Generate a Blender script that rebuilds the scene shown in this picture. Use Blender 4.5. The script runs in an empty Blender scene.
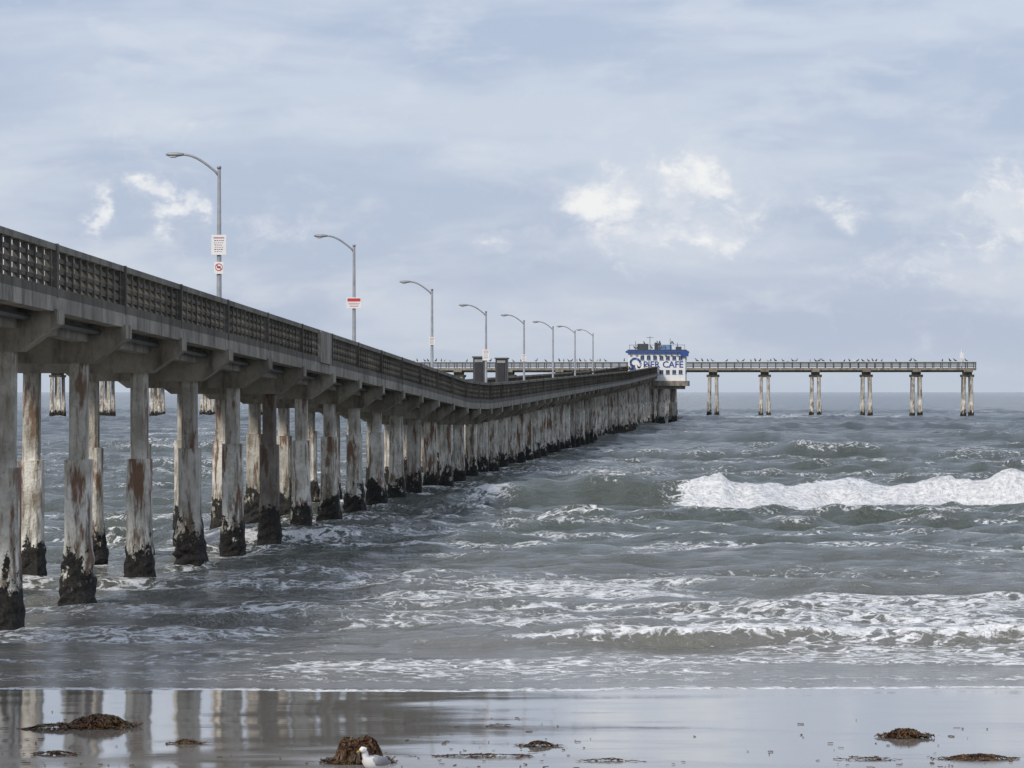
import bpy, math, random
import numpy as np
from mathutils import Vector, Matrix
random.seed(7); rng=np.random.default_rng(11)
sc=bpy.context.scene
F=3550.0; H=4.7
# ------------------------------------------------------------ helpers
class MB:
    def __init__(s): s.v=[]; s.f=[]; s.m=[]; s.t=[]
    def add(s,vs,fs,mi=0,tone=0.5):
        b=len(s.v); s.v+= [tuple(p) for p in vs]; s.t+=[tone]*len(vs)
        for f in fs: s.f.append(tuple(b+i for i in f)); s.m.append(mi)
    def box(s,c,size,mi=0,R=None,tone=0.5):
        hx,hy,hz=size[0]/2,size[1]/2,size[2]/2
        vs=[Vector((x,y,z)) for x in(-hx,hx) for y in(-hy,hy) for z in(-hz,hz)]
        c=Vector(c)
        vs=[(R@p if R else p)+c for p in vs]
        s.add(vs,[(0,1,3,2),(4,6,7,5),(0,4,5,1),(2,3,7,6),(0,2,6,4),(1,5,7,3)],mi,tone)
    def beam(s,p0,p1,w,h,mi=0,tone=0.5):
        p0=Vector(p0);p1=Vector(p1);d=(p1-p0).normalized()
        up=Vector((0,0,1)) if abs(d.z)<.95 else Vector((0,1,0))
        sd=d.cross(up).normalized(); u=sd.cross(d).normalized()
        vs=[]
        for p in(p0,p1):
            for a,b in((-1,-1),(1,-1),(1,1),(-1,1)): vs.append(p+sd*a*w/2+u*b*h/2)
        s.add(vs,[(3,2,1,0),(4,5,6,7),(0,1,5,4),(1,2,6,5),(2,3,7,6),(3,0,4,7)],mi,tone)
    def tube(s,pts,rad,n=10,mi=0,tone=0.5,sq=None):
        pts=[Vector(p) for p in pts]; b=[]; k=len(pts)
        for i,p in enumerate(pts):
            d=(pts[min(i+1,k-1)]-pts[max(i-1,0)]).normalized()
            up=Vector((0,0,1)) if abs(d.z)<.9 else Vector((0,1,0))
            sd=d.cross(up).normalized(); u=sd.cross(d).normalized()
            r=rad[i] if hasattr(rad,'__len__') else rad
            ra,rb=(r if hasattr(r,'__len__') else (r,r))
            for j in range(n):
                a=2*math.pi*j/n
                b.append(p+sd*math.cos(a)*ra+u*math.sin(a)*rb)
        fs=[]
        for i in range(k-1):
            for j in range(n):
                fs.append((i*n+j,i*n+(j+1)%n,(i+1)*n+(j+1)%n,(i+1)*n+j))
        fs.append(tuple(range(n-1,-1,-1))); fs.append(tuple((k-1)*n+j for j in range(n)))
        s.add(b,fs,mi,tone)
    def obj(s,name,mats,parent=None,smooth=False,bevel=0):
        me=bpy.data.meshes.new(name); me.from_pydata(s.v,[],s.f)
        for m in mats: me.materials.append(m)
        me.polygons.foreach_set('material_index',s.m)
        if smooth: me.polygons.foreach_set('use_smooth',[True]*len(s.f))
        a=me.attributes.new('tone','FLOAT','POINT'); a.data.foreach_set('value',s.t)
        me.update()
        o=bpy.data.objects.new(name,me); sc.collection.objects.link(o)
        if parent: o.parent=parent
        if bevel:
            b=o.modifiers.new('bev','BEVEL'); b.width=bevel; b.segments=1; b.limit_method='ANGLE'
        return o
def empty(name,loc=(0,0,0)):
    e=bpy.data.objects.new(name,None); sc.collection.objects.link(e); e.location=loc; return e

TAB=rng.random((256,256)).astype(np.float32)
def vn(x,y):
    xi=np.floor(x).astype(np.int32); yi=np.floor(y).astype(np.int32); fx=x-xi; fy=y-yi
    fx=fx*fx*fx*(fx*(fx*6-15)+10); fy=fy*fy*fy*(fy*(fy*6-15)+10)
    a=TAB[xi&255,yi&255];b=TAB[(xi+1)&255,yi&255];c=TAB[xi&255,(yi+1)&255];d=TAB[(xi+1)&255,(yi+1)&255]
    return (a*(1-fx)+b*fx)*(1-fy)+(c*(1-fx)+d*fx)*fy
def fbm(x,y,o=4):
    s=0;a=.5;t=0
    for i in range(o):
        s=s+a*vn(x+17.3*i,y+9.1*i); t+=a; a*=.5; x=x*2.03; y=y*2.03
    return s/t
def sstep(a,b,x):
    t=np.clip((x-a)/(b-a),0,1); return t*t*(3-2*t)

class NT:
    def __init__(s,tree): s.t=tree; s.n=tree.nodes; s.l=tree.links
    def node(s,typ,**k):
        n=s.n.new(typ)
        for a,b in k.items(): setattr(n,a,b)
        return n
    def put(s,sock,v):
        if isinstance(v,(int,float)): sock.default_value=v
        elif isinstance(v,(tuple,list)):
            sock.default_value=tuple(v)+((1,) if sock.type=='RGBA' and len(v)==3 else ())
        else: s.l.new(v,sock)
    def math(s,op,a,b=None,c=None,clamp=False):
        n=s.node('ShaderNodeMath',operation=op,use_clamp=clamp)
        s.put(n.inputs[0],a)
        if b is not None: s.put(n.inputs[1],b)
        if c is not None: s.put(n.inputs[2],c)
        return n.outputs[0]
    def mr(s,v,a,b,c=0,d=1,smooth=False):
        n=s.node('ShaderNodeMapRange'); n.interpolation_type='SMOOTHSTEP' if smooth else 'LINEAR'
        s.put(n.inputs['Value'],v)
        for k,x in(('From Min',a),('From Max',b),('To Min',c),('To Max',d)): s.put(n.inputs[k],x)
        return n.outputs[0]
    def mix(s,f,a,b,mode='MIX'):
        n=s.node('ShaderNodeMix',data_type='RGBA',blend_type=mode)
        s.put(n.inputs[0],f); s.put(n.inputs[6],a); s.put(n.inputs[7],b); return n.outputs[2]
    def mapv(s,v,scale,loc=(0,0,0)):
        n=s.node('ShaderNodeMapping'); s.l.new(v,n.inputs[0]); n.inputs['Scale'].default_value=scale; n.inputs['Location'].default_value=loc
        return n.outputs[0]
    def noise(s,v,scale,detail=4,rough=.55,dist=0):
        n=s.node('ShaderNodeTexNoise'); s.l.new(v,n.inputs['Vector'])
        n.inputs['Scale'].default_value=scale;n.inputs['Detail'].default_value=detail
        n.inputs['Roughness'].default_value=rough;n.inputs['Distortion'].default_value=dist
        return n.outputs[0]
    def pos(s): return s.node('ShaderNodeNewGeometry').outputs['Position']
    def sep(s,v):
        n=s.node('ShaderNodeSeparateXYZ'); s.l.new(v,n.inputs[0]); return n.outputs
    def bump(s,h,strength=.3,dist=.05,normal=None):
        n=s.node('ShaderNodeBump'); n.inputs['Strength'].default_value=strength; n.inputs['Distance'].default_value=dist
        s.l.new(h,n.inputs['Height'])
        if normal: s.l.new(normal,n.inputs['Normal'])
        return n.outputs[0]
def newmat(name):
    m=bpy.data.materials.new(name); m.use_nodes=True
    nt=NT(m.node_tree); bs=m.node_tree.nodes['Principled BSDF']; return m,nt,bs
def simple(name,col,rough=.6,metal=0,var=.25,scale=3):
    m,nt,bs=newmat(name); p=nt.pos(); n=nt.noise(p,scale,3,.6)
    c2=tuple(c*(1-var) for c in col); c1=tuple(min(1,c*(1+var)) for c in col)
    nt.put(bs.inputs['Base Color'],nt.mix(nt.mr(n,.3,.7),c2,c1)); bs.inputs['Roughness'].default_value=rough; bs.inputs['Metallic'].default_value=metal
    return m
def pile_mat():
    m,nt,bs=newmat('weathered_pile_concrete'); p=nt.pos(); x,y,z=nt.sep(p)
    tone=nt.node('ShaderNodeAttribute',attribute_name='tone').outputs['Fac']
    big=nt.noise(p,1.3,4,.65)
    streak=nt.noise(nt.mapv(p,(7,7,.9)),1,4,.7,.4)
    fine=nt.noise(p,14,3,.7)
    c=nt.mix(nt.mr(big,.35,.58),(.44,.41,.34),(.80,.77,.69))
    c=nt.mix(nt.mr(streak,.51,.66,0,.85),c,(.20,.155,.105))
    rust=nt.mr(nt.noise(nt.mapv(p,(3,3,.6),(5,2,1)),1,4,.65),.53,.60,0,.9)
    c=nt.mix(rust,c,(.17,.075,.035))
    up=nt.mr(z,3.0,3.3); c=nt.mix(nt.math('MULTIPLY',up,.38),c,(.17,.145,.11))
    c=nt.mix(nt.mr(tone,.55,1.0,0,.85),c,(.075,.048,.034))
    c=nt.mix(nt.mr(fine,.55,.75,0,.45),c,(.15,.13,.10))
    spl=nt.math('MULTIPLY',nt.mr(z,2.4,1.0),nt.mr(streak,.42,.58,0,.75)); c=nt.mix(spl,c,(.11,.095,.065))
    lim=nt.math('ADD',nt.mr(nt.noise(nt.mapv(p,(2.4,2.4,1.5)),1,5,.75),.3,.7,-.55,1.0),nt.mr(tone,0,1,-.1,.45))
    g=nt.math('SUBTRACT',nt.math('ADD',lim,.62),z)
    gm=nt.mr(g,-.05,.06)
    mus=nt.mix(nt.mr(fine,.4,.7),(.006,.006,.006),(.04,.036,.028))
    c2=nt.mix(gm,c,mus)
    nt.put(bs.inputs['Base Color'],c2); bs.inputs['Roughness'].default_value=.85
    nt.l.new(nt.bump(fine,.8,.05),bs.inputs['Normal'])
    return m
def conc(name,a,b,stain,sc_=1.,bs_=.3):
    m,nt,bs=newmat(name); p=nt.pos()
    big=nt.noise(p,.7*sc_,4,.65); st=nt.noise(nt.mapv(p,(1.5,1.5,.35)),1.5,4,.7); fine=nt.noise(p,12,3,.7)
    c=nt.mix(nt.mr(big,.35,.65),a,b); c=nt.mix(nt.mr(st,.48,.66,0,.75),c,stain); c=nt.mix(nt.mr(fine,.55,.8,0,.4),c,stain)
    nt.put(bs.inputs['Base Color'],c); bs.inputs['Roughness'].default_value=.85
    nt.l.new(nt.bump(fine,.4,.02),bs.inputs['Normal']); return m
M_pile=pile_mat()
M_slab=conc('deck_concrete',(.18,.16,.128),(.34,.315,.265),(.07,.058,.042))
M_cap=conc('cap_concrete',(.17,.148,.112),(.34,.31,.25),(.06,.048,.034))
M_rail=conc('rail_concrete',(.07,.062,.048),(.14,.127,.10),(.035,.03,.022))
M_railtop_lit=conc('rail_top_lit_concrete',(.13,.12,.097),(.24,.226,.188),(.07,.06,.045))  # rail concrete in a lighter copy: light on the top rail painted into colour
M_galv=simple('galvanised_steel',(.30,.31,.32),.5,.3,.2,4)
M_lens=simple('lamp_glass',(.55,.56,.55),.2)
M_white=simple('white_paint',(.80,.80,.79),.6,0,.05)
M_red=simple('red_paint',(.55,.05,.06),.5,0,.1)
M_pink=simple('faded_red_print',(.55,.22,.22),.5,0,.1)
M_black=simple('dark_paint',(.03,.03,.035),.5,0,.2)
M_dark=simple('dark_grey_metal',(.06,.062,.065),.5,0,.2)
M_blue=simple('blue_paint',(.03,.08,.28),.5,0,.2)
M_lblue=simple('light_blue_paint',(.16,.30,.52),.5,0,.2)
M_glass=simple('window_glass',(.04,.06,.10),.15,0,.2)

TX,TY=.06969,.99757
def P(Y,w,z):
    return Vector((-14.1+.06986*Y - w*TY, Y + w*TX, z))
def railZ(Y):
    return float(np.interp(Y,[0,120,151.7,172,185,200,385,642,660],[9.3,6.53,5.75,5.22,5.12,5.22,6.87,9.94,9.94]))
def deckZ(Y): return railZ(Y)-1.07
WID=4.75; BS=7.65
pier=empty('fishing_pier')
bents=[71.3+BS*k for k in range(-7,75)]
mb=MB()
ys=[bents[0]-6]+[b+d for b in bents for d in(0,BS/2)]
for a,b in zip(ys[:-1],ys[1:]):
    za,zb=deckZ(a),deckZ(b)
    vs=[];
    prof=[(0,0),(0,-.30),(.35,-.30),(.45,-.24),(4.3,-.24),(4.4,-.30),(WID,-.30),(WID,0)]
    for Y,z in((a,za),(b,zb)):
        for w,dz in prof: vs.append(P(Y,w,z+dz))
    n=len(prof); mb.add(vs,[(j,(j+1)%n,n+(j+1)%n,n+j) for j in range(n)])
    for w in(.9,2.35,3.8):
        mb.beam(P(a,w,za-.24-.2),P(b,w,zb-.24-.2),.3,.4)
mb.obj('deck_slab',[M_slab],pier)
mb=MB()
for a,b in zip(ys[:-1],ys[1:]):
    mb.tube([P(a,.55,deckZ(a)-.42),P(b,.55,deckZ(b)-.42)],.07,6)
mb.obj('utility_pipe',[M_dark],pier)
mb=MB()
npst=10
for w,sid in((.12,0),(WID-.12,1)):
    for i in range(len(bents)-1):
        a,b=bents[i],bents[i+1]
        za,zb=deckZ(a),deckZ(b)
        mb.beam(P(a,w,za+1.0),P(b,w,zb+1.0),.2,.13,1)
        for hz,hh in((.76,.085),(.54,.085),(.33,.085)):
            mb.beam(P(a,w,za+hz),P(b,w,zb+hz),.08,hh,0)
        mb.beam(P(a,w,za+.09),P(b,w,zb+.09),.24,.18,0)
        for k in range(npst):
            Y=a+(b-a)*(k+.5)/npst; z=deckZ(Y)
            mb.beam(P(Y,w,z+.18),P(Y,w,z+.935),.13,.13,0)
        Y=a; z=deckZ(a); mb.beam(P(Y,w-.0,z-.02),P(Y,w,z+1.075),.25,.26,0)
mb.obj('railing',[M_rail,M_railtop_lit],pier)
mb=MB()
def cap(o,t,n,z,prof,th):
    vs=[]
    for s in(-th/2,th/2):
        for w,dz in prof: vs.append(Vector(o)+Vector(t)*s+Vector(n)*w+Vector((0,0,z+dz)))
    k=len(prof)
    mb.add(vs,[tuple(range(k)),tuple(range(2*k-1,k-1,-1))]+[(j,k+j,k+(j+1)%k,(j+1)%k) for j in range(k)])
capprof=[(-.06,0),(-.06,-.3),(.72,-.85),(4.05,-.85),(WID+.06,-.3),(WID+.06,0)]
for Y in bents:
    p=P(Y,0,0); cap((p.x,p.y,0),(TX,TY,0),(-TY,TX,0),deckZ(Y)-.245,capprof,.75)
TXc,TYc=P(642,WID/2,0).x,645.0
Tdir=Vector((TY,-TX,0)); Tn=Vector((TX,TY,0))
ZT=8.87
def Q(u,w,z): return Vector((TXc,TYc,0))+Tdir*u+Tn*w+Vector((0,0,z))
u_right=(978-512)/F*640-TXc; u_left=-120
WT=6
tb=[]
for px in(714,766,817,868,918,969): tb.append((px-512)/F*641-TXc)
k=0
while tb[0]-9.3*(k+1)>u_left: k+=1; tb.append(tb[0]-9.3*k)
tprof=[(-.05,0),(-.05,-.35),(1.1,-1.0),(WT-1.1,-1.0),(WT+.05,-.35),(WT+.05,0)]
for u in tb:
    q=Q(u,0,0)
    cap((q.x,q.y,0),tuple(Tdir),tuple(Tn),ZT-.35,tprof,1.5)
    cap((q.x,q.y,0),tuple(Tdir),tuple(Tn),ZT-1.2,[(.5,.0),(.9,-.45),(WT-.9,-.45),(WT-.5,0)],2.3)
mb.obj('pile_cap',[M_cap],pier)
mb=MB()
mb.beam(Q(u_left,WT/2,ZT-.2),Q(u_right,WT/2,ZT-.2),WT,.42)
mb.beam(Q(u_left,1,ZT-.5),Q(u_right-.6,1,ZT-.5),.4,.5); mb.beam(Q(u_left,WT-1,ZT-.5),Q(u_right-.6,WT-1,ZT-.5),.4,.5)
for w in(.1,WT-.1):
    mb.beam(Q(u_left,w,ZT+1.0),Q(u_right,w,ZT+1.0),.2,.16,1)
    for h in(.3,.55,.78): mb.beam(Q(u_left,w,ZT+h),Q(u_right,w,ZT+h),.08,.1,1)
    u=u_left
    while u<=u_right+.01:
        mb.beam(Q(u,w,ZT),Q(u,w,ZT+1.05),.16,.16,1); u+=1.5
mb.obj('t_head_deck',[M_slab,M_rail],pier)
# piles
mb=MB()
def pile(x,y,zt,tone,lean=(0,0),rj=.285,ru=.20,zj=3.1,grow=1.0):
    n=16; vs=[];
    zj+=random.uniform(-.12,.12)
    jac=zt>zj+.8
    zs=[-2,-.4,-.15,.0,.12,.25,.38,.5,.65,.8,.95,1.15,1.4,2.0,zj-.04,zj]
    rs=[rj]*len(zs)
    if jac: zs+=[zj+.01,zt]; rs+=[ru,ru]
    else: zs+=[zt]; rs+=[rj*.9]
    flare=random.uniform(.0,.08)*grow
    ph=random.uniform(0,6.28)
    for i,(z,r) in enumerate(zip(zs,rs)):
        for j in range(n):
            a=2*math.pi*(j+.5)/n+math.pi/4
            ca,sa=math.cos(a),math.sin(a)
            q=min(r/max(abs(ca),abs(sa)), r*1.30)
            if z<1.3 and z>-1:
                e=max(0,1.25-z)/1.25
                q+=flare*(e**.7)*(.6+.4*math.sin(2*a+ph+z*3))+random.uniform(0,.11)*e**.6*grow
            elif z<zj: q+=random.uniform(-.012,.006)
            vs.append((x+lean[0]*(z-zt)+q*ca*TY+q*sa*TX, y+lean[1]*(z-zt)+q*sa*TY-q*ca*TX, z))
    k=len(zs); fs=[(i*n+j,i*n+(j+1)%n,(i+1)*n+(j+1)%n,(i+1)*n+j) for i in range(k-1) for j in range(n)]
    fs.append(tuple((k-1)*n+j for j in range(n)))
    mb.add(vs,fs,0,tone)
tones={3:.72,5:.95,0:.35,1:.3,2:.15,4:.3,6:.3,8:.6}
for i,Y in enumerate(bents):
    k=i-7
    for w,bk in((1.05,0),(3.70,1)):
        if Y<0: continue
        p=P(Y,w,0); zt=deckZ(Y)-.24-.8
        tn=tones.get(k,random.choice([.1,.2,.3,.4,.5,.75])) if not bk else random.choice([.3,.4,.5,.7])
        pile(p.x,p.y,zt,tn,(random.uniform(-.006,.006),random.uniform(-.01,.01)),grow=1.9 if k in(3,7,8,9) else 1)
for u in tb:
    for w in(.9,WT-.9):
        for s in(-1,1):
            q=Q(u+s*.62,w,0)
            pile(q.x,q.y,ZT-1.6,random.choice([.3,.4,.5]),(-s*.012,0),rj=.36,ru=.30,zj=2.6)
BY=490.
bx0,bx1=(626-512)/F*BY,(686-512)/F*BY
for dx in np.linspace(0,1,4):
    for yy in(BY+.8,BY+4.5,BY+8.5):
        pile(bx0+1.6+dx*(bx1-bx0-3.2),yy,5.2,random.choice([.3,.5,.8]),(0,0),rj=.4)
mb.obj('piles',[M_pile],pier,smooth=False)
mb=MB()
q=Q(u_right-2.6,1,ZT); mb.tube([q,q+Vector((0,0,3.4))],.12,6); mb.box(q+Vector((0,0,2.2)),(.7,.3,1.0))
q=Q((761-512)/F*641-TXc,1,ZT); mb.tube([q,q+Vector((0,0,3.2))],.06,6)
mb.obj('mast',[M_white],pier)
mb=MB()
a,b=P(113.6,.0,0),P(116.4,.0,0)
a.z=deckZ(a.y)+.52;b.z=deckZ(b.y)+.52
mb.beam(a,b,.12,1.02)
mb.obj('rail_panel',[M_slab],pier)

# ------------------------------------------------------------ cafe building
R=Matrix.Rotation(-math.atan(.06986),3,'Z')
cafe=empty('cafe_building',((bx0+bx1)/2,BY,0))
W=bx1-bx0; D=9.5
def cb(mb,cx,cy,cz,sx,sy,sz,mi=0): mb.box(R@Vector((cx,cy,cz)),(sx,sy,sz),mi,R)
mb=MB()
cb(mb,.2,D/2,5.75,W+.2,D+1.6,.7); cb(mb,.3,D/2,5.2,W-1.2,D+.6,.5)
mb.obj('platform',[M_slab],cafe)
mb=MB(); cb(mb,.1,D/2,8.05,W-.4,D,3.9); mb.obj('walls',[M_white],cafe)
mb=MB()
cb(mb,.1,D/2,10.12,W+.3,D+.7,.26,0); cb(mb,.1,D/2,10.33,W-.2,D,.18,1); cb(mb,W/2-.2,-.2,9.85,1.1,.35,.75,0)
for i in range(10): cb(mb,-W/2+.5+i*.8,-.37,9.88,.32,.05,.24,0)
mb.obj('roof_trim',[M_blue,M_dark],cafe)
mb=MB()
for rz,hh in((9.3,.5),(7.35,.5)):
    for i in range(7):
        cx=-1.9+i*.88
        cb(mb,cx,-.03,rz,.48,.09,hh,0)
        cb(mb,cx,-.06,rz-hh/2-.05,.58,.08,.06,1)
        cb(mb,cx,-.085,rz,.04,.03,hh,1)
    for i in range(5): cb(mb,W/2+.0-.1,1+i*1.7,rz,.09,.7,hh,0)
mb.obj('windows',[M_glass,M_lblue],cafe)
tx=[("PIER CAFE",1.0,7.95,.95)]
for s,cx,cz,sz in tx:
    cu=bpy.data.curves.new('lettering','FONT'); cu.body=s; cu.size=sz*1.3; cu.align_x='CENTER'; cu.extrude=.01; cu.offset=.02; cu.resolution_u=2
    o=bpy.data.objects.new('lettering',cu); sc.collection.objects.link(o); cu.materials.append(M_blue)
    o.parent=cafe; o.location=R@Vector((cx,-.03,cz)); o.rotation_euler=(math.radians(90),0,-math.atan(.06986))
mb=MB()
for i in range(30):
    t=i/29; x=-W/2+.35+t*2.6
    h=1.5*math.exp(-((t-.25)/.22)**2)+.5+.15*math.sin(t*20)
    cb(mb,x,-.02,6.15+h/2,.1,.06,h,0 if i%5 else 1)
for i in range(18):
    a=i/17*4.6; r=.85-.03*i
    cb(mb,-W/2+1.15+math.cos(a)*r,-.03,8.5+math.sin(a)*r,.26,.07,.26,0 if i%4 else 1)
mb.obj('wave_mural',[M_blue,M_lblue],cafe)
mb=MB()
cb(mb,-1.9,3,10.85,1.5,1.2,.8,0); cb(mb,1.2,3,10.75,1.8,1.4,.6,1); cb(mb,.1,5,10.9,.9,.8,1.1,0);cb(mb,3.0,5,10.65,.8,.8,.45,0)
for x,h in((-.9,1.9),(.4,1.3),(1.9,1.6),(2.9,1.),(-2.9,1.2)):
    p=R@Vector((x,2.2,10.4)); mb.tube([p,p+Vector((0,0,h))],.035,5,0)
p=R@Vector((-.9,2.2,12.1)); mb.beam(p-Vector((.5,0,0)),p+Vector((.5,0,0)),.05,.05)
for i in range(9):
    cb(mb,-W/2+.5+i*.95,.15,10.75,.05,.05,.7,0)
p0=R@Vector((-W/2+.4,.15,11.05));p1=R@Vector((W/2-.2,.15,11.05)); mb.beam(p0,p1,.05,.05,0)
mb.obj('roof_equipment',[M_dark,M_lblue],cafe)

def kiosk(Y,w,sx,h):
    e=empty('pier_kiosk',P(Y,w,deckZ(Y)))
    mb=MB(); Rr=R
    mb.box((0,0,h/2),(sx,1.2,h),0,Rr); mb.obj('cabin',[M_dark],e,bevel=.03)
    mb=MB(); mb.box((0,0,h+.04),(sx+.1,1.3,.08),0,Rr); mb.obj('roof',[M_rail],e)
    mb=MB(); mb.box(Rr@Vector((0,-.62,h*.5)),(sx*.6,.05,h*.75),0,Rr); mb.obj('door',[M_black],e)
    mb=MB(); mb.box(Rr@Vector((0,-.62,h*.93)),(sx*.7,.06,.14),0,Rr); mb.obj('vent',[M_galv],e)
kiosk(193,1.15,.62,2.4); kiosk(209,1.1,.68,2.35)

# ------------------------------------------------------------ street lamps
lampX=[220,355,433,487,525,554,576,594]; ltop=[168,246,290,312,321,327,331,334]
lampPos=[]
for lx,ty in zip(lampX,ltop):
    Y=(50055+.38*3550)/(761-lx)
    z0=deckZ(Y)
    base=P(Y,.38,z0); zt=H+(391-ty)*Y/F
    e=empty('street_lamp',base); h=zt-z0; lampPos.append((base,h,Y))
    mb=MB()
    mb.tube([(0,0,0),(0,0,.25),(0,0,.27),(0,0,h)],[.13,.12,.075,.045],12); mb.obj('pole',[M_galv],e,smooth=True)
    mb=MB(); L=Vector((-TY,TX,0))
    pts=[Vector((0,0,h-.22))]
    for i in range(1,11):
        t=i/10; pts.append(L*(1.0*t)+Vector((0,0,h-.18+.55*math.sin(t*math.pi/2))))
    mb.tube(pts,[.032]*11,8); mb.box((0,0,h+.02),(.11,.11,.06)); mb.obj('arm',[M_galv],e,smooth=True)
    e2=pts[-1]; mb=MB()
    mb.tube([e2-L*.06,e2+L*.02,e2+L*.12,e2+L*.3,e2+L*.40,e2+L*.44],[(.03,.03),(.06,.045),(.085,.06),(.09,.055),(.06,.04),(.02,.02)],10)
    mb.obj('lamp_head',[M_galv],e,smooth=True)
    mb=MB(); c=e2+L*.24-Vector((0,0,.05)); mb.tube([c-L*.12,c-L*.06,c+L*.06,c+L*.12],[(.03,.01),(.06,.04),(.06,.04),(.03,.01)],8); mb.obj('lens',[M_lens],e,smooth=True)

def sign(name,base,zc,w,h,kind):
    e=empty(name,(base.x,base.y-.09,zc))
    mb=MB(); mb.box((0,0,0),(w,.012,h),0); mb.box((0,.035,h*.3),(.12,.05,.03),1);mb.box((0,.035,-h*.3),(.12,.05,.03),1)
    mb.obj('board',[M_white,M_galv],e,bevel=.003)
    mb=MB(); y=-.009
    if kind=='text':
        mb.box((0,y,h*.36),(w*.7,.006,h*.06),1)
        for i in range(6): 
            ww=w*random.uniform(.5,.78)
            x=-ww/2
            while x<ww/2-.02:
                l=random.uniform(.02,.05); mb.box((x+l/2,y,h*.22-i*h*.11),(l,.006,h*.03),1 if i%2 else 2); x+=l+.02
    elif kind=='ban':
        n=20; r=min(w,h)*.36
        for i in range(n):
            a=2*math.pi*i/n;b=2*math.pi*(i+1)/n
            mb.beam((math.cos(a)*r,y,math.sin(a)*r+.02),(math.cos(b)*r,y,math.sin(b)*r+.02),.006,.022,0)
        mb.beam((-r*.65,y-.004,.02+r*.65),(r*.65,y-.004,.02-r*.65),.006,.024,0)
        mb.beam((-r*.5,y+.001,.02),(r*.5,y+.001,.02),.005,.05,2)
    elif kind=='danger':
        mb.box((0,y,h*.28),(w*.86,.006,h*.28),0)
        for i in range(3): mb.box((0,y,-h*.02-i*h*.15),(w*(.75-.1*i),.006,h*.05),1)
    mb.obj('print',[M_red,M_pink,M_black],e)
b,h,Y=lampPos[0]; s=Y/F
sign('warning_sign',b,H+(391-245)*s,15*s,20*s,'text'); sign('prohibition_sign',b,H+(391-268)*s,9.5*s,12*s,'ban')
b,h,Y=lampPos[1]; s=Y/F; sign('warning_sign',b,H+(391-303)*s,15*s,11*s,'danger')
b,h,Y=lampPos[2]; s=Y/F; sign('notice_sign',b,H+(391-341)*s,6*s,8*s,'text')
b,h,Y=lampPos[3]; s=Y/F; sign('notice_sign',b,H+(391-355)*s,7*s,11*s,'text')
b,h,Y=lampPos[4]; s=Y/F; sign('notice_sign',b,H+(391-358)*s,5*s,7*s,'text')

# ------------------------------------------------------------ birds
M_bw=simple('white_feather',(.78,.77,.75),.7,0,.06,20)
M_bg=simple('grey_feather',(.26,.27,.29),.7,0,.15,20)
M_bb=simple('black_feather',(.02,.02,.02),.7)
M_bill=simple('yellow_bill',(.6,.38,.05),.4)
M_leg=simple('pink_leg',(.5,.3,.25),.5)
M_bd=simple('dark_feather',(.05,.045,.04),.8)
mb=MB()
def sbird(p,s,ang,mi):
    c,sn=math.cos(ang),math.sin(ang); d=Vector((c,sn,0)); p=Vector(p)
    U=Vector((0,0,1))
    pts=[p-d*.26*s+U*.12*s,p-d*.14*s+U*.17*s,p+U*.2*s,p+d*.1*s+U*.27*s,p+d*.13*s+U*.38*s,p+d*.17*s+U*.42*s,p+d*.27*s+U*.40*s]
    mb.tube(pts,[.02*s,.06*s,.09*s,.08*s,.045*s,.05*s,.008*s],6,mi)
    mb.tube([p,p+U*.14*s],.012*s,4,mi)
u=u_left+10
while u<u_right-1:
    if random.random()<.9:
        sbird(Q(u,.1 if random.random()<.7 else WT-.1,ZT+1.08),random.uniform(1.2,1.6),random.uniform(0,6.28),random.choice([0,0,0,1,2]))
    u+=random.choice([.6,.8,1.0,1.4,2.6])
for i in range(14):
    p=R@Vector((random.uniform(-3,3),random.uniform(.2,.6),11.07 if i%2 else 10.42)); sbird(p+Vector(((bx0+bx1)/2,BY,0)),1.2,random.uniform(0,6),random.choice([0,1]))
for i in range(14):
    Y=random.uniform(230,470); sbird(P(Y,.12,railZ(Y)),1.1,random.uniform(0,6),0)
mb.obj('seabird_flock',[M_bd,M_bg,M_bw],smooth=True)

def sandz(x,y):
    x=np.asarray(x,float);y=np.asarray(y,float)
    return .023*(55.8-y)+ (fbm(x*.12+3,y*.2+8,3)-.5)*.05 + (fbm(x*.9+3,y*.9+8,3)-.5)*.006
gx,gy=(374-512)/F*38.9,38.9
gull=empty('seagull',(gx,gy,float(sandz(gx,gy))))
gull.rotation_euler=(0,0,math.radians(225)); 
mb=MB()
mb.tube([(-.22,0,.20),(-.16,0,.215),(-.08,0,.225),(0,0,.235),(.07,0,.25),(.115,0,.285),(.13,0,.33),(.135,0,.365),(.15,0,.392),(.172,0,.398),(.195,0,.39),(.207,0,.385)],
  [(.03,.012),(.05,.035),(.075,.062),(.088,.078),(.08,.075),(.055,.055),(.038,.038),(.036,.036),(.040,.038),(.038,.034),(.026,.022),(.01,.01)],14)
mb.obj('body',[M_bw],gull,smooth=True)
mb=MB()
for s in(-1,1):
    mb.tube([(.075,s*.062,.27),(.03,s*.082,.27),(-.05,s*.083,.262),(-.13,s*.06,.245),(-.2,s*.035,.232),(-.24,s*.02,.228)],[(.012,.03),(.022,.055),(.025,.055),(.022,.038),(.014,.02),(.006,.008)],10,0)
    mb.tube([(-.18,s*.035,.235),(-.25,s*.02,.228),(-.31,s*.008,.222)],[(.012,.016),(.012,.014),(.003,.004)],8,1)
mb.tube([(.05,0,.305),(-.03,0,.312),(-.12,0,.285),(-.19,0,.25)],[(.03,.008),(.06,.015),(.05,.015),(.02,.008)],10,0)
mb.obj('wings',[M_bg,M_bb],gull,smooth=True)
mb=MB(); mb.tube([(.2,0,.385),(.225,0,.383),(.248,0,.379),(.257,0,.370)],[(.009,.012),(.008,.011),(.006,.009),(.002,.003)],8); mb.obj('bill',[M_bill],gull,smooth=True)
mb=MB()
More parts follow.
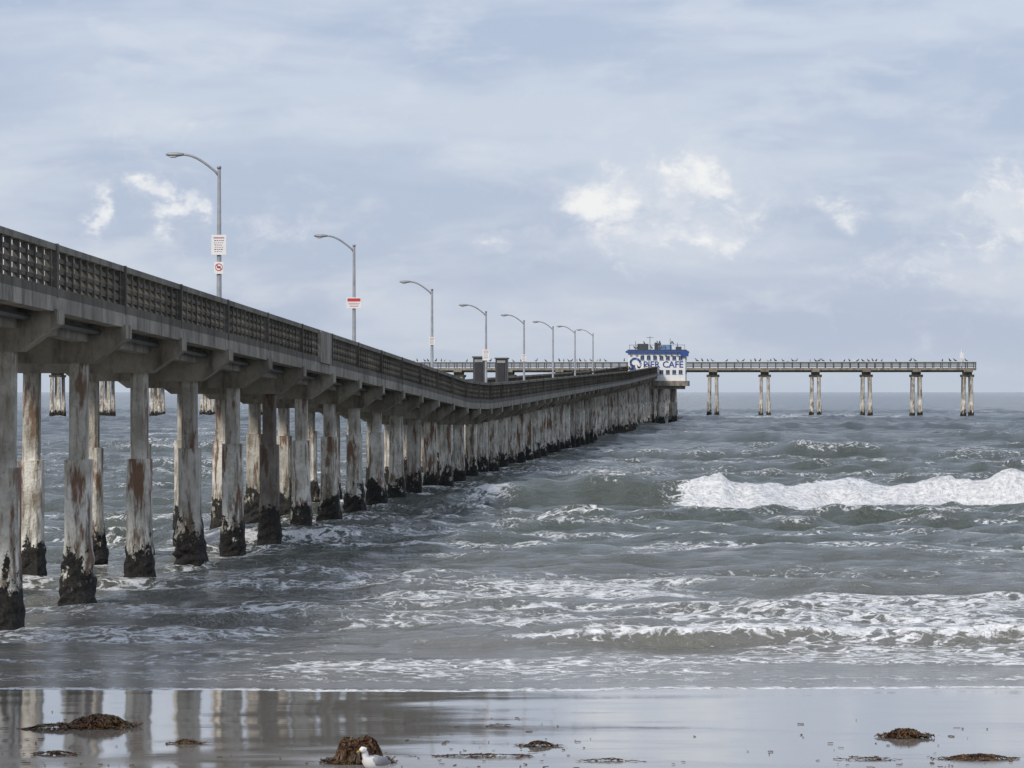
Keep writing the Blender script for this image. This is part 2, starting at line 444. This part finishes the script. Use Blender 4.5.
for s in(-1,1): mb.tube([(.178,s*.028,.402),(.178,s*.037,.402)],[.006,.004],8)
mb.obj('eyes',[M_bb],gull)
mb=MB()
for s in(-1,1):
    mb.tube([(.0,s*.035,.17),(-.01,s*.035,.09),(.0,s*.035,.008)],[.012,.006,.006],8)
    for a in(-.45,0,.45): mb.tube([(0,s*.035,.008),(.05*math.cos(a),s*.035+.05*math.sin(a),.005)],[.006,.004],6)
mb.obj('legs',[M_leg],gull,smooth=True)

# ------------------------------------------------------------ kelp
def kelp_mat():
    m,nt,bs=newmat('kelp'); p=nt.pos(); n=nt.noise(p,9,4,.7); n2=nt.noise(p,2.5,2)
    c=nt.mix(nt.mr(n,.35,.65),(.022,.011,.005),(.12,.055,.016)); c=nt.mix(nt.mr(n2,.5,.7,0,.6),c,(.13,.085,.02))
    nt.put(bs.inputs['Base Color'],c); bs.inputs['Roughness'].default_value=.55; return m
M_kelp=kelp_mat()
def at(px,py):
    Y=12153/((py-391)-81.65); return (px-512)/F*Y,Y
def kelp(px,py,L,Wd,Hh,n,core=True,flat=.6,rag=.045):
    X,Y=at(px,py); Y+=Wd/2; z0=float(sandz(X,Y)); e=empty('kelp_clump',(X,Y,z0)); mb=MB()
    def top(x,y):
        r=(x/(L/2))**2+(y/(Wd/2))**2
        return Hh*max(0,1-r)**flat*(.75+.4*float(vn(np.array(x*14+X*3),np.array(y*14+5))))
    if core:
        k=24; vs=[];fs=[]
        for i in range(k+1):
            for j in range(k+1):
                x=(i/k-.5)*L*.96;y=(j/k-.5)*Wd*.96; vs.append((x,y,top(x,y)-.02))
        for i in range(k):
            for j in range(k): a=i*(k+1)+j; fs.append((a,a+k+1,a+k+2,a+1))
        mb.add(vs,fs)
    for i in range(n):
        a=random.uniform(0,6.28); r=math.sqrt(random.random())*(1.0 if random.random()<.8 else random.uniform(1,1.6))
        x=math.cos(a)*r*L/2; y=math.sin(a)*r*Wd/2; d=random.uniform(0,6.28); w=random.uniform(.005,.016); seg=random.randint(4,8)
        prev=None
        for s in range(seg):
            z=top(x,y)+random.uniform(.0,rag if Hh>.07 else .012)+.005
            nx,ny=-math.sin(d)*w,math.cos(d)*w
            tl=random.uniform(-.6,.6)*w
            cur=[(x-nx,y-ny,z-tl),(x+nx,y+ny,z+tl)]
            if prev: mb.add(prev+cur,[(0,1,3,2)])
            prev=cur; d+=random.uniform(-.9,.9); st=random.uniform(.015,.04); x+=math.cos(d)*st*1.4; y+=math.sin(d)*st
    mb.obj('fronds',[M_kelp],e)
kelp(95,730,.75,.8,.12,600); kelp(55,731,.7,.5,.06,260,False)
kelp(358,765,.54,.46,.27,900,True,.35,.05)
kelp(55,756,.4,.25,.03,60,False); kelp(186,745,.3,.2,.04,60,False)
kelp(907,739,.40,.45,.08,300); kelp(980,761,.7,.35,.05,260,False); kelp(540,748,.3,.3,.05,110,False)
kelp(488,758,1.2,.2,.02,80,False); kelp(610,762,.4,.15,.02,25,False)
kelp(500,726,.4,.2,.015,12,False); kelp(870,761,.5,.15,.015,20,False)
mb=MB()
for i in range(240):
    px=random.choice([random.uniform(-60,1080),random.gauss(480,60),random.gauss(920,70),random.gauss(60,50)]); py=random.triangular(712,790,770)
    X,Y=at(px,py); z=float(sandz(X,Y))+.006; a=random.uniform(0,6.28)
    prev=None; w=random.uniform(.002,.006); l=random.uniform(.008,.035)
    for s in range(random.randint(2,5)):
        cur=Vector((X,Y,z+random.uniform(0,.008)))
        if prev: mb.beam(prev,cur,w*2,w*2)
        prev=cur; a+=random.uniform(-.8,.8); X+=math.cos(a)*l; Y+=math.sin(a)*l
mb.obj('seaweed_debris',[M_kelp])

# ------------------------------------------------------------ beach
def sheet(name,Xs,Ys,Z,mat,attrs={}):
    nr,nc=Xs.shape; co=np.stack([Xs,Ys,Z],-1).reshape(-1,3).astype(np.float32)
    idx=np.arange(nr*nc).reshape(nr,nc)
    q=np.stack([idx[:-1,:-1],idx[:-1,1:],idx[1:,1:],idx[1:,:-1]],-1).reshape(-1,4).astype(np.int32)
    me=bpy.data.meshes.new(name); me.vertices.add(len(co)); me.vertices.foreach_set('co',co.ravel())
    me.loops.add(q.size); me.loops.foreach_set('vertex_index',q.ravel())
    me.polygons.add(len(q)); me.polygons.foreach_set('loop_start',np.arange(0,q.size,4,dtype=np.int32))
    me.polygons.foreach_set('loop_total',np.full(len(q),4,dtype=np.int32))
    me.polygons.foreach_set('use_smooth',np.ones(len(q),dtype=bool))
    for k,a in attrs.items():
        at_=me.attributes.new(k,'FLOAT','POINT'); at_.data.foreach_set('value',a.ravel().astype(np.float32))
    me.update(calc_edges=True)
    me.materials.append(mat); o=bpy.data.objects.new(name,me); sc.collection.objects.link(o); return o
def sand_mat():
    m,nt,bs=newmat('wet_sand'); p=nt.pos(); x,y,z=nt.sep(p)
    f=nt.noise(p,40,3,.7); n2=nt.noise(nt.mapv(p,(.25,.6,1)),1,3,.6)
    wet=nt.mr(nt.math('ADD',y,nt.mr(n2,.3,.7,-4,4)),38,45,0,1,True)
    c=nt.mix(wet,(.35,.33,.30),(.25,.235,.21)); c=nt.mix(nt.mr(f,.4,.7,0,.3),c,(.14,.13,.11))
    nt.put(bs.inputs['Base Color'],c)
    nt.put(bs.inputs['Roughness'],nt.mr(wet,0,1,.22,.045)); bs.inputs['IOR'].default_value=1.5
    rip=nt.noise(nt.mapv(p,(1.2,4,1)),1.6,2,.5)
    b=nt.bump(rip,.12,.01); b=nt.bump(f,.08,.002,b)
    nt.l.new(b,bs.inputs['Normal']); return m
xs=np.concatenate([np.linspace(-400,-32,30),np.linspace(-30,30,300),np.linspace(32,400,30)])
ys_=np.concatenate([np.linspace(-30,34,50),np.linspace(34.2,62,200),np.linspace(64,300,50)])
XX,YY=np.meshgrid(xs,ys_); ZZ=sandz(XX,YY); ZZ=np.where(YY>60,ZZ-(YY-60)*.02,ZZ)
sheet('beach',XX,YY,ZZ,sand_mat())

# ------------------------------------------------------------ ocean
def water_mat():
    m,nt,bs=newmat('sea_water'); p=nt.pos(); x,y,z=nt.sep(p)
    D=nt.node('ShaderNodeAttribute',attribute_name='foam').outputs['Fac']
    wv=nt.node('ShaderNodeTexNoise'); wv.inputs['Scale'].default_value=1.6; wv.inputs['Detail'].default_value=3; nt.l.new(p,wv.inputs['Vector'])
    vm=nt.node('ShaderNodeVectorMath',operation='MULTIPLY_ADD'); nt.l.new(wv.outputs['Color'],vm.inputs[0]); vm.inputs[1].default_value=(1.3,1.3,0); nt.l.new(p,vm.inputs[2])
    n1=nt.mr(nt.noise(nt.mapv(vm.outputs[0],(1.2,1.2,0)),2.4,6,.74),.32,.68)
    vo=nt.node('ShaderNodeTexVoronoi',feature='DISTANCE_TO_EDGE')
    nt.l.new(nt.mapv(vm.outputs[0],(1,.8,0)),vo.inputs['Vector']); vo.inputs['Scale'].default_value=2.6
    lace=nt.mr(vo.outputs['Distance'],0,.22)
    N=nt.math('ADD',nt.math('MULTIPLY',n1,.70),nt.math('MULTIPLY',lace,.30))
    mask=nt.mr(nt.math('SUBTRACT',D,N),-.14,.20,0,1,True)
    mask=nt.math('MULTIPLY',mask,nt.mr(D,.02,.2))
    fn=nt.noise(p,4,4,.75)
    fc=nt.mix(nt.mr(fn,.35,.58),(.58,.60,.61),(.95,.95,.94))
    shal=nt.mr(y,56,110)
    wc=nt.mix(shal,(.18,.172,.145),(.080,.094,.076)); wc=nt.mix(nt.mr(y,150,600),wc,(.040,.058,.062))
    c=nt.mix(mask,wc,fc)
    nt.put(bs.inputs['Base Color'],c); nt.put(bs.inputs['Roughness'],nt.mr(mask,0,1,.10,.8)); bs.inputs['IOR'].default_value=1.37
    b1=nt.noise(nt.mapv(p,(1,1.5,1)),2.3,4,.70,.3); b2=nt.noise(nt.mapv(p,(1,1.5,1)),.6,3,.6)
    hh=nt.math('ADD',nt.math('MULTIPLY',b1,.65),nt.math('MULTIPLY',b2,.8))
    hh=nt.math('ADD',nt.math('MULTIPLY',hh,nt.mr(y,57,75,.13,1.0)),nt.math('MULTIPLY',nt.math('MULTIPLY',D,fn),.4))
    b=nt.bump(hh,1.0,.42)
    nt.l.new(b,bs.inputs['Normal']); return m
nr,nc=1400,640
Yr=52*np.exp(np.linspace(0,math.log(14000/52),nr)); s=np.linspace(-1,1,nc)
s=.5*s+.5*s**3
YY=np.repeat(Yr[:,None],nc,1).astype(np.float32); XX=(s[None,:]*(36+.36*YY)).astype(np.float32)
XX=XX+ .03*YY
dY=YY*(math.log(14000/52)/nr); dX=np.gradient(XX,axis=1)
shore=sstep(56,72,YY)*.65+sstep(80,130,YY)*.35
Z=np.zeros_like(XX); DX=np.zeros_like(XX); DY=np.zeros_like(XX)
patch=.5+1.0*fbm(XX*.04,YY*.03+4,3)
warps=[2.6*fbm(XX*.09+i*7,YY*.09-i*3,2) for i in range(4)]
for i in range(60):
    lam=math.exp(rng.uniform(math.log(.8),math.log(9))) if i<55 else rng.uniform(16,34)
    spread=.75 if lam<6 else (.5 if lam<16 else .25)
    th=rng.normal(0,spread); kx=math.sin(th)*2*math.pi/lam; ky=-math.cos(th)*2*math.pi/lam
    amp=.0112*lam**.70 if lam<16 else .035
    vis=1-sstep(.25,.5,np.maximum(dY*abs(math.cos(th)),dX*abs(math.sin(th)))/lam)
    phs=kx*XX+ky*YY+rng.uniform(0,6.28)+warps[i%4]
    a=amp*vis*patch; sn=np.sin(phs)
    Z+=a*np.cos(phs); DX-=a*.9*math.sin(th)*sn; DY+=a*.9*math.cos(th)*sn
Z*=shore;DX*=shore;DY*=shore
chop=Z.copy()
foam=np.zeros_like(XX)
lowA=fbm(XX*.08+2,YY*.02,3)-.5
nA=fbm(XX*.35+5,YY*.35+1,4); nB=fbm(XX*1.3+15,YY*1.3+1,4); nC=fbm(XX*.12+9,YY*.25+31,4)
def sig(t): return 1/(1+np.exp(-np.clip(t,-30,30)))
def ridge(yc,amp,wf,wb,x0,x1,fx,wob=4.,slant=0.):
    d=YY-(yc+lowA*wob+slant*(XX-(x0+x1)/2)+1.2*(nA-.5)*min(1,yc/150))
    sh=np.where(d<0,np.exp(-(d/wf)**2),np.exp(-(d/wb)**2))
    win=sig((XX-x0)/fx)*sig((x1-XX)/fx)
    return d,sh*win*amp,win
def px2x(px,Y): return (px-512)/F*Y
crestvar=fbm(XX*.25+3,YY*0+2,4)-.45
d,hh,w1=ridge(145,1.10,1.6,7,px2x(465,146),60,1.4,3)
brk=sig((XX-px2x(672,144)-4*(nC-.5))/.5)
Z+=hh*(1-brk*.18+brk*.45*crestvar)
body=brk*sstep(-7.4,-3.2,d+4.4*(nA-.5))*(1-sstep(.2,1.8,d+1.8*(nA-.5)))
foam=np.maximum(foam,1.25*body); Z+=body*(.65*(nA-.5)+.48*(nB-.45))
foam=np.maximum(foam,brk*.46*sstep(-17,-6,d)*(1-sstep(-4,0,d))*sstep(.42,.62,nC))
lip=w1*(1-brk)*np.exp(-((d-.3)/.5)**2)*sstep(.42,.6,nA)*sig((XX-px2x(590,146))/1.0)
foam=np.maximum(foam,.9*lip)
lip=np.exp(-((XX-px2x(490,150))/1.2)**2)*np.exp(-((d-.2)/2.0)**2); foam=np.maximum(foam,.8*lip)
for yc,amp,wf,wb,x0,x1,fx,fa in [
  (245,1.2,3.4,12,px2x(700,245),px2x(960,245),4,0),
  (205,.5,3,10,px2x(560,205),px2x(1100,205),5,0),
  (178,.35,2.4,8,px2x(500,178),px2x(900,178),4,0),
  (330,.8,5,18,px2x(560,330),px2x(1200,330),9,0.0),
  (430,.7,6,20,-10,120,10,0.05),(560,.8,8,24,-80,140,12,.05),(760,.9,11,30,-200,200,12,.1),
  (278,.9,4,12,px2x(80,278),px2x(225,278),2.5,1.3),
  (232,.5,4,10,px2x(40,232),px2x(230,232),2.5,.75),
  (131,.5,1.6,5,px2x(975,131),60,1.2,1.0),
  (126,.22,1.4,4,px2x(560,126),px2x(900,126),2,.1),
  (111,.42,1.5,4,px2x(210,110),px2x(350,110),.8,1.2),
  (107,.55,1.2,3.2,px2x(395,108),px2x(490,108),.9,.8),
  (117,.30,1.3,3.2,px2x(330,117),px2x(560,117),.9,.45),
  (97,.22,1.2,4,px2x(500,95),px2x(1100,95),2,.25),
  (90,.18,1.0,3,px2x(250,90),px2x(600,90),1,.3),
  (84.5,.30,.9,3,px2x(215,84),px2x(300,84),.6,.1),
  (80.5,.16,1.0,3,px2x(340,80.5),px2x(900,80.5),1.4,.5),
  (74,.15,.8,3,px2x(60,74),px2x(460,74),1.0,.35),
  (66.8,.25,.55,2.4,px2x(500,65.8),px2x(1200,65.8),.9,.5),
  (61.6,.05,.5,2,-30,30,1.5,.42)]:
    d,hh,w=ridge(yc,amp,wf,wb,x0,x1,fx,max(1.4,yc*.03))
    Z+=hh*(.85+.6*crestvar)
    ff=w*fa*np.exp(-((d+wf*.1)/(wf*.7+.15))**2)*(.35+1.1*sstep(.38,.62,nC))
    foam=np.maximum(foam,ff); Z+=ff*(nB-.45)*.2*amp/.5
    if yc<150: foam=np.maximum(foam,w*fa*.5*sstep(0,1,d)*(1-sstep(1.5,6,d))*sstep(.40,.65,nA))
def band(a,b,c,dd): return sstep(a,b,YY)*(1-sstep(c,dd,YY))
streak=fbm(XX*.13+9,YY*.45+31,5)
foam=np.maximum(foam,band(57,60,84,100)*(.14+.36*sstep(.42,.64,streak)))
foam=np.maximum(foam,band(69,72,86,92)*.58*sstep(.38,.58,streak)*sig((XX-px2x(340,80))/1.2))
foam=np.maximum(foam,band(90,100,128,140)*(.46*sstep(.43,.62,streak)))
foam=np.maximum(foam,band(140,165,230,300)*.33*sstep(.52,.66,nC))
foam=np.maximum(foam,band(56.5,58,63,67)*.38*sstep(.38,.58,nA))
foam=np.maximum(foam,band(66,75,220,500)*.44*sstep(.16,.30,chop))
cap_=fbm(XX*.05+40,YY*.12+3,4); foam=np.maximum(foam,band(300,340,1500,2600)*.5*sstep(.72,.80,cap_))
for i,Y in enumerate(bents):
    if Y<60 or Y>260: continue
    for w in(1.05,3.7):
        p=P(Y,w,0); r2=((XX-p.x)/1.1)**2+((YY-p.y+.4)/2.0)**2
        foam=np.maximum(foam,(.58 if Y<140 else .70)*np.exp(-r2))
edge=sandz(XX[:200],YY[:200])
Z[:200]=Z[:200]*sstep(55.5,60,YY[:200])
dd=-edge
foam[:200]=np.maximum(foam[:200],(.45+.5*nA[:200])*np.exp(-((dd-.004)/.007)**2)+.3*np.exp(-((dd-.05)/.03)**2))
sheet('ocean',XX+DX,YY+DY,Z,water_mat(),{'foam':foam})

# ------------------------------------------------------------ world
w=bpy.data.worlds.new('World'); sc.world=w; w.use_nodes=True
nt=NT(w.node_tree); bg=w.node_tree.nodes['Background']
sun_dir=Vector((-.55,-.75,0)).normalized()*math.cos(math.radians(38)); sun_dir.z=math.sin(math.radians(38))
sky=nt.node('ShaderNodeTexSky',sky_type='NISHITA'); sky.sun_disc=False; sky.sun_elevation=math.radians(38)
sky.sun_rotation=math.atan2(sun_dir.x,sun_dir.y)%(2*math.pi)
tc=nt.node('ShaderNodeTexCoord').outputs['Generated']; x,y,z=nt.sep(tc)
az=nt.math('ARCTAN2',x,y); el=nt.math('ARCSINE',z)
def comb(a,b,c=0.):
    n=nt.node('ShaderNodeCombineXYZ'); nt.put(n.inputs[0],a); nt.put(n.inputs[1],b); nt.put(n.inputs[2],c); return n.outputs[0]
v=comb(az,el)
st=nt.noise(nt.mapv(v,(10,38,1),(3.1,1.7,0)),1,4,.55,.3)
st2=nt.noise(nt.mapv(v,(24,60,1),(1.1,7.7,0)),1,4,.6,.2)
base=nt.mix(nt.mr(st,.38,.62,0,1,True),(4.6,5.35,7.05),(6.0,6.6,7.9))
base=nt.mix(nt.mr(st2,.5,.70,0,.5,True),base,(7.1,7.5,8.4))
base=nt.mix(nt.mr(el,.0,.020,.75,0,True),base,(5.3,6.05,7.2))
sm=nt.mix(.85,sky.outputs[0],base)
# irregular outlines: warp the direction before testing the cloud areas
wn=nt.node('ShaderNodeTexNoise'); nt.l.new(nt.mapv(v,(55,70,1),(4,9,0)),wn.inputs['Vector']); wn.inputs['Scale'].default_value=1; wn.inputs['Detail'].default_value=4; wn.inputs['Roughness'].default_value=.6
wr,wg,wb_=nt.sep(wn.outputs['Color'])
az2=nt.math('ADD',az,nt.mr(wr,0,1,-.022,.022)); el2=nt.math('ADD',el,nt.mr(wg,0,1,-.014,.014))
g=None
for px,py,sx,sy,a in [(612,196,44,28,1),(690,188,56,28,1),(655,232,100,22,.82),(748,208,44,24,.72),(835,214,46,18,.6),(1004,210,52,36,.97),(150,188,34,13,.9),(182,208,20,15,.85),(94,226,15,32,.88),(485,245,26,16,.66),(270,232,55,20,.5),(930,265,85,20,.62),(145,130,60,8,.5)]:
    a0=(px-512)/F; e0=(391-py)/F
    dx=nt.math('MULTIPLY',nt.math('SUBTRACT',az2,a0),F/sx); dy=nt.math('MULTIPLY',nt.math('SUBTRACT',el2,e0),F/sy)
    r=nt.math('ADD',nt.math('MULTIPLY',dx,dx),nt.math('MULTIPLY',dy,dy))
    e=nt.math('MULTIPLY',nt.math('EXPONENT',nt.math('MULTIPLY',r,-.8)),a)
    g=e if g is None else nt.math('MAXIMUM',g,e)
cn=nt.noise(nt.mapv(v,(85,110,1),(2,5,0)),1,6,.66,.4)
cs=nt.noise(nt.mapv(v,(60,90,1),(6,2,0)),1,4,.6)
cv=nt.math('ADD',nt.math('MULTIPLY',g,.55),cn)
haze=nt.mr(cv,.52,.98,0,.6,True)
sm=nt.mix(haze,sm,(6.8,7.2,8.0))
cm=nt.mr(cv,.72,1.08,0,.97,True)
ccol=nt.mix(nt.mr(cs,.40,.60,0,1,True),(6.9,7.3,8.0),(8.8,8.9,8.9))
fin=nt.mix(cm,sm,ccol)
nt.l.new(fin,bg.inputs[0]); bg.inputs[1].default_value=.1
w.cycles.sampling_method='MANUAL'; w.cycles.sample_map_resolution=256
sl=bpy.data.lights.new('sun','SUN'); sl.energy=2.6; sl.angle=math.radians(10); sl.color=(1,.93,.84)
so=bpy.data.objects.new('sun',sl); sc.collection.objects.link(so); so.rotation_euler=sun_dir.to_track_quat('Z','Y').to_euler(); so.location=(0,-20,60)
cam=bpy.data.cameras.new('camera'); co=bpy.data.objects.new('camera',cam); sc.collection.objects.link(co)
cam.sensor_width=36; cam.lens=F/1024*36; cam.clip_start=.5; cam.clip_end=30000
co.location=(0,0,H); co.rotation_euler=(math.radians(90)+math.atan(7/F),0,0); sc.camera=co
sc.view_settings.view_transform='Standard'; sc.view_settings.look='None'; sc.view_settings.exposure=0
